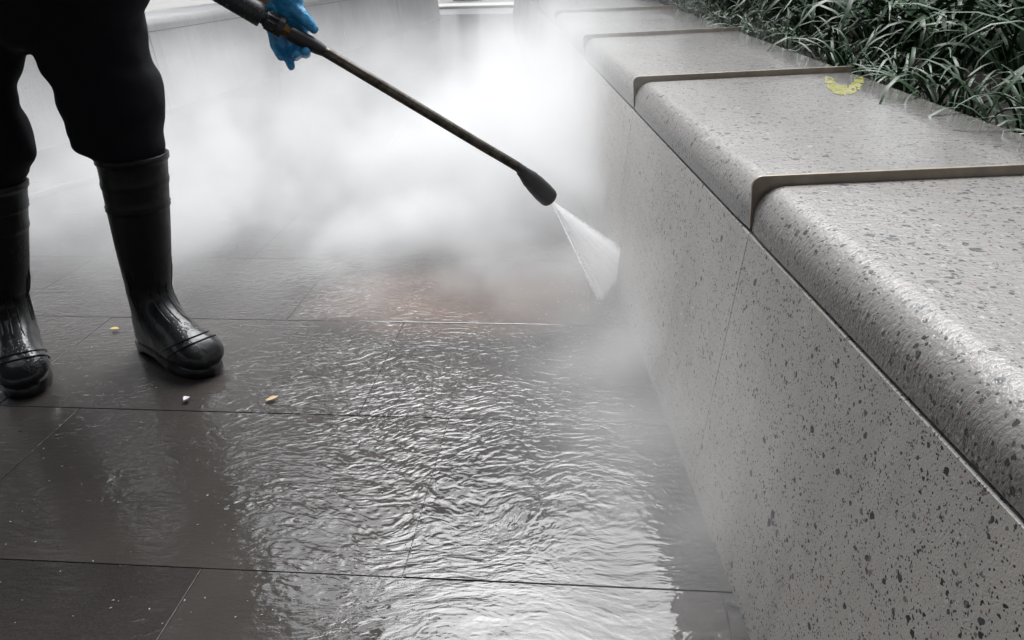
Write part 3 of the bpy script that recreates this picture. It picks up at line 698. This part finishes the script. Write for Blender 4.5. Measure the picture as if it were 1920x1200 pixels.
# gloved hands
def hand(name, origin, d, n, b, sc=0.82):
    """d along the gripped tube, n up from it, b from the tube away from the viewer"""
    def q(x, y_, z): return origin + (d*x + n*y_ + b*z)*sc
    P = []
    kn = [(.036, .010), (.013, .012), (-.010, .010), (-.031, .004)]           # knuckle line, index to little finger
    for x, y_ in kn: P.append((q(x*.72-.004, .040, .034), .0170, q(x, y_-.010, .040), .0135))
    P.append((q(.0, .036, .036), .022, q(-.004, .056, .034), .023)); P.append((q(-.004, .056, .034), .022, q(-.006, .068, .034), .023))
    # thumb leaves the side of the palm and lies along the top of the tube
    P += [(q(.012, .048, .030), .018, q(.032, .036, .016), .0145), (q(.032, .036, .016), .0142, q(.050, .020, .008), .0125), (q(.050, .020, .008), .0122, q(.062, .009, .006), .0100)]
    # index and middle wrap under the tube; ring and little finger hang half open
    fingers = [[(.036, -.002, .040), (.042, -.036, .036), (.046, -.047, .006), (.047, -.036, -.014)],
               [(.013, -.002, .041), (.018, -.042, .036), (.024, -.054, .006), (.026, -.044, -.012)],
               [(-.010, -.002, .040), (-.004, -.046, .038), (.008, -.068, .020), (.014, -.078, .008)],
               [(-.031, -.006, .036), (-.026, -.040, .036), (-.016, -.056, .024), (-.009, -.062, .014)]]
    for f, r0 in zip(fingers, (.0110, .0114, .0106, .0092)):
        for i in range(3): P.append((q(*f[i]), r0*(1.08-.08*i), q(*f[i+1]), r0*(1.0-.08*i)))
    P = [(p0, r0*(sc+.06), p1, r1*(sc+.06)) for p0, r0, p1, r1 in P]
    # flared crumpled cuff
    P += [(q(-.006, .066, .034), .024, q(-.004, .078, .036), .030), (q(.010, .066, .030), .015, q(.024, .060, .028), .012)]
    def crumple(p):
        k = max(0.0, min(1.0, ((p-origin).dot(n)-0.040)/0.02)); return k*0.0042*noise.noise(p*75) + 0.0009*noise.noise(p*120)
    me = blob_union(P, 0.0024, 4)
    for v in me.vertices: v.co += v.normal*crumple(v.co)
    return obj(name, me, M['nitrile'], person)
A0, A1 = ony(491, 30, 1.485), ony(613, 99, 1.51)
d = (A1-A0).normalized(); b = (Vector((0, 1, 0)) - d*d.y).normalized(); n = d.cross(b).normalized()
n = n if n.z > 0 else -n
# the fingers hang plumb, so tilt the hand a little back from the tube normal
tilt = Matrix.Rotation(math.radians(-24), 3, b)
nh = tilt @ n; dh = tilt @ d
if nh.x > n.x: tilt = Matrix.Rotation(math.radians(24), 3, b); nh = tilt @ n; dh = tilt @ d
HO = ony(534, 57, 1.495)
hand('glove', HO, dh, nh, b)

# ------------------------------------------------------------------ spray lance
lance = empty('spray_lance', A1, label='pressure washer lance with black grip, stained steel tube and black nozzle guard', cat='spray lance')
r_h = px(A0, 21.5)
H0, H1 = ony(300, -83, 1.452), ony(492, 31, 1.485)
pchild('handle', axis_lathe(H0, H1, [(0, .001), (0, r_h*.92), (.01, r_h)] + [(.05+.9*i/40, r_h*(1.0 if i % 2 else .985)) for i in range(41)] + [(.985, r_h), (1, r_h*.93), (1, .001)]), M['plastic'], lance)
dd = (H1-H0).normalized()
pchild('neck', axis_lathe(H0.lerp(H1, .985), ony(501, 36, 1.488), [(0, .001), (0, r_h*.62), (1, r_h*.62), (1, .001)]), M['plastic'], lance)
# raised grip dots along the near side of the handle
ss, tt = frame(dd)
V, F = [], []
bmd = bmesh.new()
for i in range(11):
    for ang in (-0.5, 0.0, 0.5, 1.0):
        dirv = (Vector((0, -1, 0)) - dd*(-dd.y)).normalized(); up_ = dd.cross(dirv).normalized()
        p = H0.lerp(H1, .42+.052*i+.02*(ang*2 % 2)) + (dirv*math.cos(ang)+up_*math.sin(ang))*r_h*.995
        bmesh.ops.create_icosphere(bmd, subdivisions=1, radius=0.0016, matrix=Matrix.Translation(p))
pchild('grip_dots', from_bm(bmd), M['plastic'], lance, kind='stuff')
C0, C1 = ony(496, 33.5, 1.487), ony(531, 54, 1.494); rcx = px(C0, 16.5)
pchild('collar', axis_lathe(C0, C1, [(0, .001), (0, rcx*.8), (.05, rcx*.92), (.12, rcx), (.66, rcx*1.03), (.68, rcx*1.22), (.94, rcx*1.24), (1, rcx*1.1), (1, .001)]), M['plastic'], lance)
for k in range(10):
    a_ = 2*math.pi*k/10; s_, t_ = frame(C1-C0); o_ = (s_*math.cos(a_)+t_*math.sin(a_))*rcx*1.01
    pchild('collar_rib', tube([C0.lerp(C1, .14)+o_, C0.lerp(C1, .4)+o_, C0.lerp(C1, .64)+o_*1.02], .0022, 8), M['plastic'], lance)
B0, B1 = ony(531, 54, 1.494), ony(546, 63, 1.497)
pchild('brass_nut', axis_lathe(B0, B1, [(0, .001), (0, px(B0, 13)), (.35, px(B0, 13)), (.4, px(B0, 10.5)), (.6, px(B0, 10.5)), (.65, px(B0, 12.5)), (1, px(B0, 12.5)), (1, .001)], 6), M['brass'], lance)
S0, S1 = ony(543, 61, 1.496), ony(615, 100, 1.51); rs = px(S0, 14.5)
pchild('sleeve', axis_lathe(S0, S1, [(0, .001), (0, rs*.9), (.04, rs), (.3, rs*1.02), (.55, rs*.98), (.75, rs*.86), (.92, rs*.68), (.99, rs*.62), (1, rs*.55), (1, .001)]), M['plastic'], lance)
T = [ony(608, 96, 1.508), ony(700, 151, 1.52), ony(800, 211, 1.535), ony(900, 271, 1.55), ony(952, 301.5, 1.558), ony(975, 316, 1.564), ony(990, 330, 1.57)]
rt_ = px(T[2], 9.6)
pchild('steel_tube', tube(catmull(T), rt_, 20), M['steel'], lance)
Z0, Z1 = ony(976, 318, 1.565), ony(1030, 372, 1.605); rz = px(Z0, 19)
pchild('nozzle_guard', axis_lathe(Z0, Z1, [(0, .001), (0, rz*.5), (.03, rz*.58), (.10, rz*.62), (.30, rz*.86), (.34, rz*.9), (.36, rz*.88), (.5, rz*.97), (.75, rz*1.03), (.95, rz*1.0), (1, rz*.93), (1.0, rz*.6), (.9, rz*.5), (.9, .001)]), M['plastic'], lance)
ZT_ = Z0.lerp(Z1, 1.03)
pchild('nozzle_tip', axis_lathe(Z0.lerp(Z1, .86), ZT_, [(0, .001), (0, .008), (.7, .008), (1, .004), (1, .001)], 12), M['brass'], lance)
# trigger gun above the frame, where the other hand holds it
gun = [(GUN+Vector((.02, 0, .02)), .024, H0, .022), (GUN+Vector((.02, 0, .02)), .024, GUN+Vector((-.10, -.01, -.01)), .020), (GUN+Vector((-.03, -.005, .015)), .02, GUN+Vector((-.13, -.01, .03)), .017)]
pchild('trigger_gun', blob_union(gun, 0.004, 3), M['plastic'], lance)
hand('glove', GUN+Vector((-.10, -.01, .05)), Vector((.45, 0, .89)).normalized(), Vector((-.6, .2, .75)).normalized(), Vector((-.4, -.9, 0)).normalized())

# ------------------------------------------------------------------ spray fan and mist
ap = Z0.lerp(Z1, 1.03)
def wall_hit(u, v):
    d_ = ray(u, v); o_ = Vector((0, 0, CAM_H)); t = 1.5
    for _ in range(60):
        p = o_+d_*t; xw = xj(p.y) - BAT*(1-p.z/ZJ); t += (xw-p.x)/max(d_.x, .02)*.8
    return o_+d_*t
e1 = wall_hit(1164, 458); e3 = onz(1122, 572, 0.004); e2 = wall_hit(1152, 545)
mid = (e1+e3)/2; nrm = (e1-ap).cross(e3-ap).normalized()
V = []
for sgn in (-1, 1):
    V.append(ap + nrm*sgn*0.002); 
    for e in (e1, e2, e3): V.append(e + nrm*sgn*0.005 + (e-ap)*0.02)
F = [(0, 1, 2, 3), (7, 6, 5, 4), (0, 4, 5, 1), (1, 5, 6, 2), (2, 6, 7, 3), (3, 7, 4, 0)]
a = N('atomised_water'); P = a.pos()
dap = a.vmath('DISTANCE', P, tuple(ap)); L13 = (mid-ap).length
rad_ = a.vmath('NORMALIZE', a.vmath('SUBTRACT', P, tuple(ap)))
al = a.math('MULTIPLY', a.mr(dap, 0.0, L13, 0.98, 0.86), a.mr(a.noise(rad_, 55, 3, 0.7), 0.3, 0.7, 0.80, 1.05))
axis_ = (mid-ap).normalized(); perp = (e1-e3) - axis_*(e1-e3).dot(axis_); perp.normalize()
q0 = a.vmath('SUBTRACT', P, tuple(ap)); ta = a.math('DIVIDE', a.vmath('DOT_PRODUCT', q0, tuple(perp)), a.math('MAXIMUM', a.vmath('DOT_PRODUCT', q0, tuple(axis_)), 0.001))
t1 = (e1-ap).dot(perp)/(e1-ap).dot(axis_); t3 = (e3-ap).dot(perp)/(e3-ap).dot(axis_)
wob = a.math('MULTIPLY', a.math('SUBTRACT', a.noise(P, 60, 3, 0.7), 0.5), 0.035)
tw = a.math('ADD', ta, wob)
al = a.math('MULTIPLY', al, a.math('MULTIPLY', a.mr(tw, t1, t1-0.05, 0, 1, True), a.mr(tw, t3, t3+0.05, 0, 1, True)))
al = a.math('MULTIPLY', al, a.mr(a.math('ADD', dap, a.math('MULTIPLY', wob, 0.6)), L13*1.3, L13*0.85, 0.45, 1.0, True))
al = a.math('MULTIPLY', al, a.mr(a.xyz(P)[2], -0.005, 0.035, 0.0, 1.0, True), clamp=True)
df = a.n('ShaderNodeBsdfDiffuse'); df.inputs[0].default_value = C(1, 1, 1)
tl = a.n('ShaderNodeBsdfTranslucent'); tl.inputs[0].default_value = C(1, 1, 1)
nv = a.bump(a.noise(P, 240, 2), 0.006, 0.8)
a.set(df.inputs['Normal'], nv)
m1 = a.n('ShaderNodeMixShader'); m1.inputs[0].default_value = 0.75; a.set(tl.inputs['Normal'], nv); a.t.links.new(df.outputs[0], m1.inputs[1]); a.t.links.new(tl.outputs[0], m1.inputs[2])
tp = a.n('ShaderNodeBsdfTransparent'); m2 = a.n('ShaderNodeMixShader'); a.set(m2.inputs[0], al); a.t.links.new(tp.outputs[0], m2.inputs[1]); a.t.links.new(m1.outputs[0], m2.inputs[2])
a.t.links.new(m2.outputs[0], a.out.inputs['Surface']); M['spray'] = a.m
sp = obj('water_spray', mesh_of(V, F, False), M['spray'], kind='stuff', label='white fan of water shooting from the nozzle onto the foot of the wall')

bmd = bmesh.new(); rg = random.Random(17)
for i in range(260):
    if i < 110:   # thrown off the foot of the wall
        base_ = e2.lerp(e3, rg.random()); p = base_ + Vector((-abs(rg.gauss(0, .11)), rg.gauss(-.03, .12), abs(rg.gauss(0, .055))))
    elif i < 190:  # fringe of the fan
        t = rg.uniform(.35, 1); p = ap.lerp(e1 if rg.random() < .5 else e3, t) + Vector((rg.gauss(0, .012), rg.gauss(0, .012), rg.gauss(0, .012)))
    else:          # dripping on the wall face
        yq = rg.uniform(1.3, 2.2); zq = rg.uniform(.05, .35); p = Vector((xj(yq)-BAT*(1-zq/ZJ)-.002, yq, zq))
    if p.z < .003: continue
    bmesh.ops.create_icosphere(bmd, subdivisions=1, radius=rg.uniform(.0005, .0014), matrix=Matrix.Translation(p))
a = N('water_drop'); M['drop'] = a.pbr(Base_Color=C(.85, .87, .88), Roughness=0.08, Specular_IOR_Level=0.5)
obj('water_droplets', from_bm(bmd), M['drop'], kind='stuff', label='fine droplets thrown off the foot of the wall by the jet')

def mist_volume():
    a = N('mist_volume'); dv = a.n('ShaderNodeVolumePrincipled'); dv.inputs['Color'].default_value = C(1, 1, 1); dv.inputs['Anisotropy'].default_value = 0.25
    dv.inputs['Density'].default_value = 1.0
    a.t.links.new(dv.outputs[0], a.out.inputs['Volume'])
    vol = bpy.data.volumes.new('mist'); o = bpy.data.objects.new('mist', vol); COL.objects.link(o); vol.materials.append(a.m)
    props(o, 'pale drifting cloud of spray mist hanging between the wall and the lance', None, None, 'stuff')
    ng = bpy.data.node_groups.new('mist_field', 'GeometryNodeTree')
    ng.interface.new_socket('Geometry', in_out='INPUT', socket_type='NodeSocketGeometry'); ng.interface.new_socket('Geometry', in_out='OUTPUT', socket_type='NodeSocketGeometry')
    nn = ng.nodes; L = ng.links
    gi = nn.new('NodeGroupInput'); go = nn.new('NodeGroupOutput')
    pos = nn.new('GeometryNodeInputPosition').outputs[0]
    def mth(op, *v, clamp=False):
        x = nn.new('ShaderNodeMath'); x.operation = op; x.use_clamp = clamp
        for i, q in enumerate(v):
            if isinstance(q, bpy.types.NodeSocket): L.new(q, x.inputs[i])
            else: x.inputs[i].default_value = q
        return x.outputs[0]
    def vm(op, a_, b_):
        x = nn.new('ShaderNodeVectorMath'); x.operation = op
        for i, q in enumerate((a_, b_)):
            if isinstance(q, bpy.types.NodeSocket): L.new(q, x.inputs[i])
            else: x.inputs[i].default_value = q
        return x.outputs['Value'] if op == 'DOT_PRODUCT' else x.outputs[0]
    def ns(vec, scale, detail, dist):
        x = nn.new('ShaderNodeTexNoise'); L.new(vec, x.inputs['Vector']); x.inputs['Scale'].default_value = scale; x.inputs['Detail'].default_value = detail; x.inputs['Distortion'].default_value = dist
        return x.outputs[0]
    def mr(v, a_, b_, c_=0.0, d_=1.0):
        x = nn.new('ShaderNodeMapRange'); x.interpolation_type = 'SMOOTHSTEP'; L.new(v, x.inputs[0])
        for i, q in enumerate((a_, b_, c_, d_)): x.inputs[1+i].default_value = q
        return x.outputs[0]
    total = None
    for c, r, wgt in MIST:
        dlt = vm('DIVIDE', vm('SUBTRACT', pos, c), r)
        g_ = mth('MULTIPLY', mth('EXPONENT', mth('MULTIPLY', vm('DOT_PRODUCT', dlt, dlt), -1.0)), wgt)
        total = g_ if total is None else mth('ADD', total, g_)
    nz = ns(pos, 1.7, 4, 0.9); nz2 = ns(pos, 5.5, 3, 0.8)
    nm = mth('MULTIPLY', mr(nz, 0.36, 0.64, 0.15, 1.8), mr(nz2, 0.3, 0.7, 0.5, 1.5))
    den = mth('MULTIPLY', total, nm)
    den = mth('MAXIMUM', mth('SUBTRACT', den, 0.02), 0.0)
    vc = nn.new('GeometryNodeVolumeCube'); L.new(den, vc.inputs['Density'])
    lo, hi, res = (-2.3, 0.75, 0.0), (0.85, 8.0, 1.7), (105, 240, 60)
    vc.inputs['Min'].default_value = lo; vc.inputs['Max'].default_value = hi
    for k, q in zip(('X', 'Y', 'Z'), res): vc.inputs['Resolution '+k].default_value = q
    sm = nn.new('GeometryNodeSetMaterial'); sm.inputs['Material'].default_value = a.m
    L.new(vc.outputs[0], sm.inputs[0]); L.new(sm.outputs[0], go.inputs[0])
    md = o.modifiers.new('field', 'NODES'); md.node_group = ng
    return o
MIST = [((-0.70, 3.2, 0.16), (1.25, 0.80, 0.34), 1.7), ((0.12, 3.3, 0.34), (0.22, 1.0, 0.34), 1.5), ((0.02, 2.45, 0.12), (0.36, 0.40, 0.25), 3.0),
        ((0.30, 1.32, 0.04), (0.20, 0.58, 0.22), 3.0), ((-0.6, 5.8, 0.3), (1.3, 1.8, 0.5), 0.08), ((-0.60, 2.66, 0.08), (1.05, 0.40, 0.21), 2.6), ((0.0, 2.12, 0.02), (0.40, 0.24, 0.10), 1.4)]
mist_volume()

# ------------------------------------------------------------------ litter on the wet paving
def litter(name, u, v, L_, wd, az, mat, curl, label, cat='leaf', sh='leaf'):
    p = onz(u, v); V, F = [], []; n_ = 8
    for i in range(n_+1):
        t = i/n_; hw = wd/2*math.sin(math.pi*min(1, t*0.96+0.02))**0.8
        for k in (-1, 0, 1):
            V.append(((t-.5)*L_, k*hw, 0.0015 + curl*(abs(k)*hw*.7 + 4*(t-.5)**2*L_*.12)))
    for i in range(n_):
        for k in (0, 1): F.append((3*i+k, 3*i+k+1, 3*i+k+4, 3*i+k+3))
    me = mesh_of(V, F); o = obj(name, me, mat, label=label, cat=cat); o.location = p+Vector((0, 0, .002)); o.rotation_euler = (0, 0, az)
    sd_ = o.modifiers.new('t', 'SOLIDIFY'); sd_.thickness = .0008
    return o
litter('fallen_leaf', 510, 751, .030, .013, 0.7, M['dry'], .5, 'small tan pointed leaf on wet paving, nearest to the camera')
litter('fallen_leaf', 216, 620, .024, .014, -0.1, M['yleaf'], .8, 'small yellow leaf on the paving between the two boots')
litter('fallen_leaf', 421, 414, .030, .013, 0.3, M['dry'], .9, 'pale curled leaf on the far paving behind the boots')
litter('petal', 351, 753, .017, .015, 1.2, M['petal'], 1.5, 'pale pinkish petal on the wet paving below the right boot', 'petal')
litter('fallen_leaf', 444, 462, .012, .008, 1.0, M['hair'], .8, 'tiny dark leaf scrap on the misty paving right of the standing boot')
rg = random.Random(5); bmg = bmesh.new()
for i in range(150):
    u, v = rg.uniform(0, 760), rg.uniform(430, 1190)
    if 240 < u < 420 and 560 < v < 705 or u < 125 and v < 745: continue
    p = onz(u, v); s = rg.uniform(.0005, .0015)
    bmesh.ops.create_icosphere(bmg, subdivisions=1, radius=s, matrix=Matrix.Translation(p+Vector((0, 0, .0012))) @ Matrix.Rotation(rg.uniform(0, 3), 4, 'Z') @ Matrix.Diagonal((1.8, 1, .6, 1)))
obj('grit', from_bm(bmg), M['grit'], kind='stuff', label='scattered pale specks of grit on the wet paving')
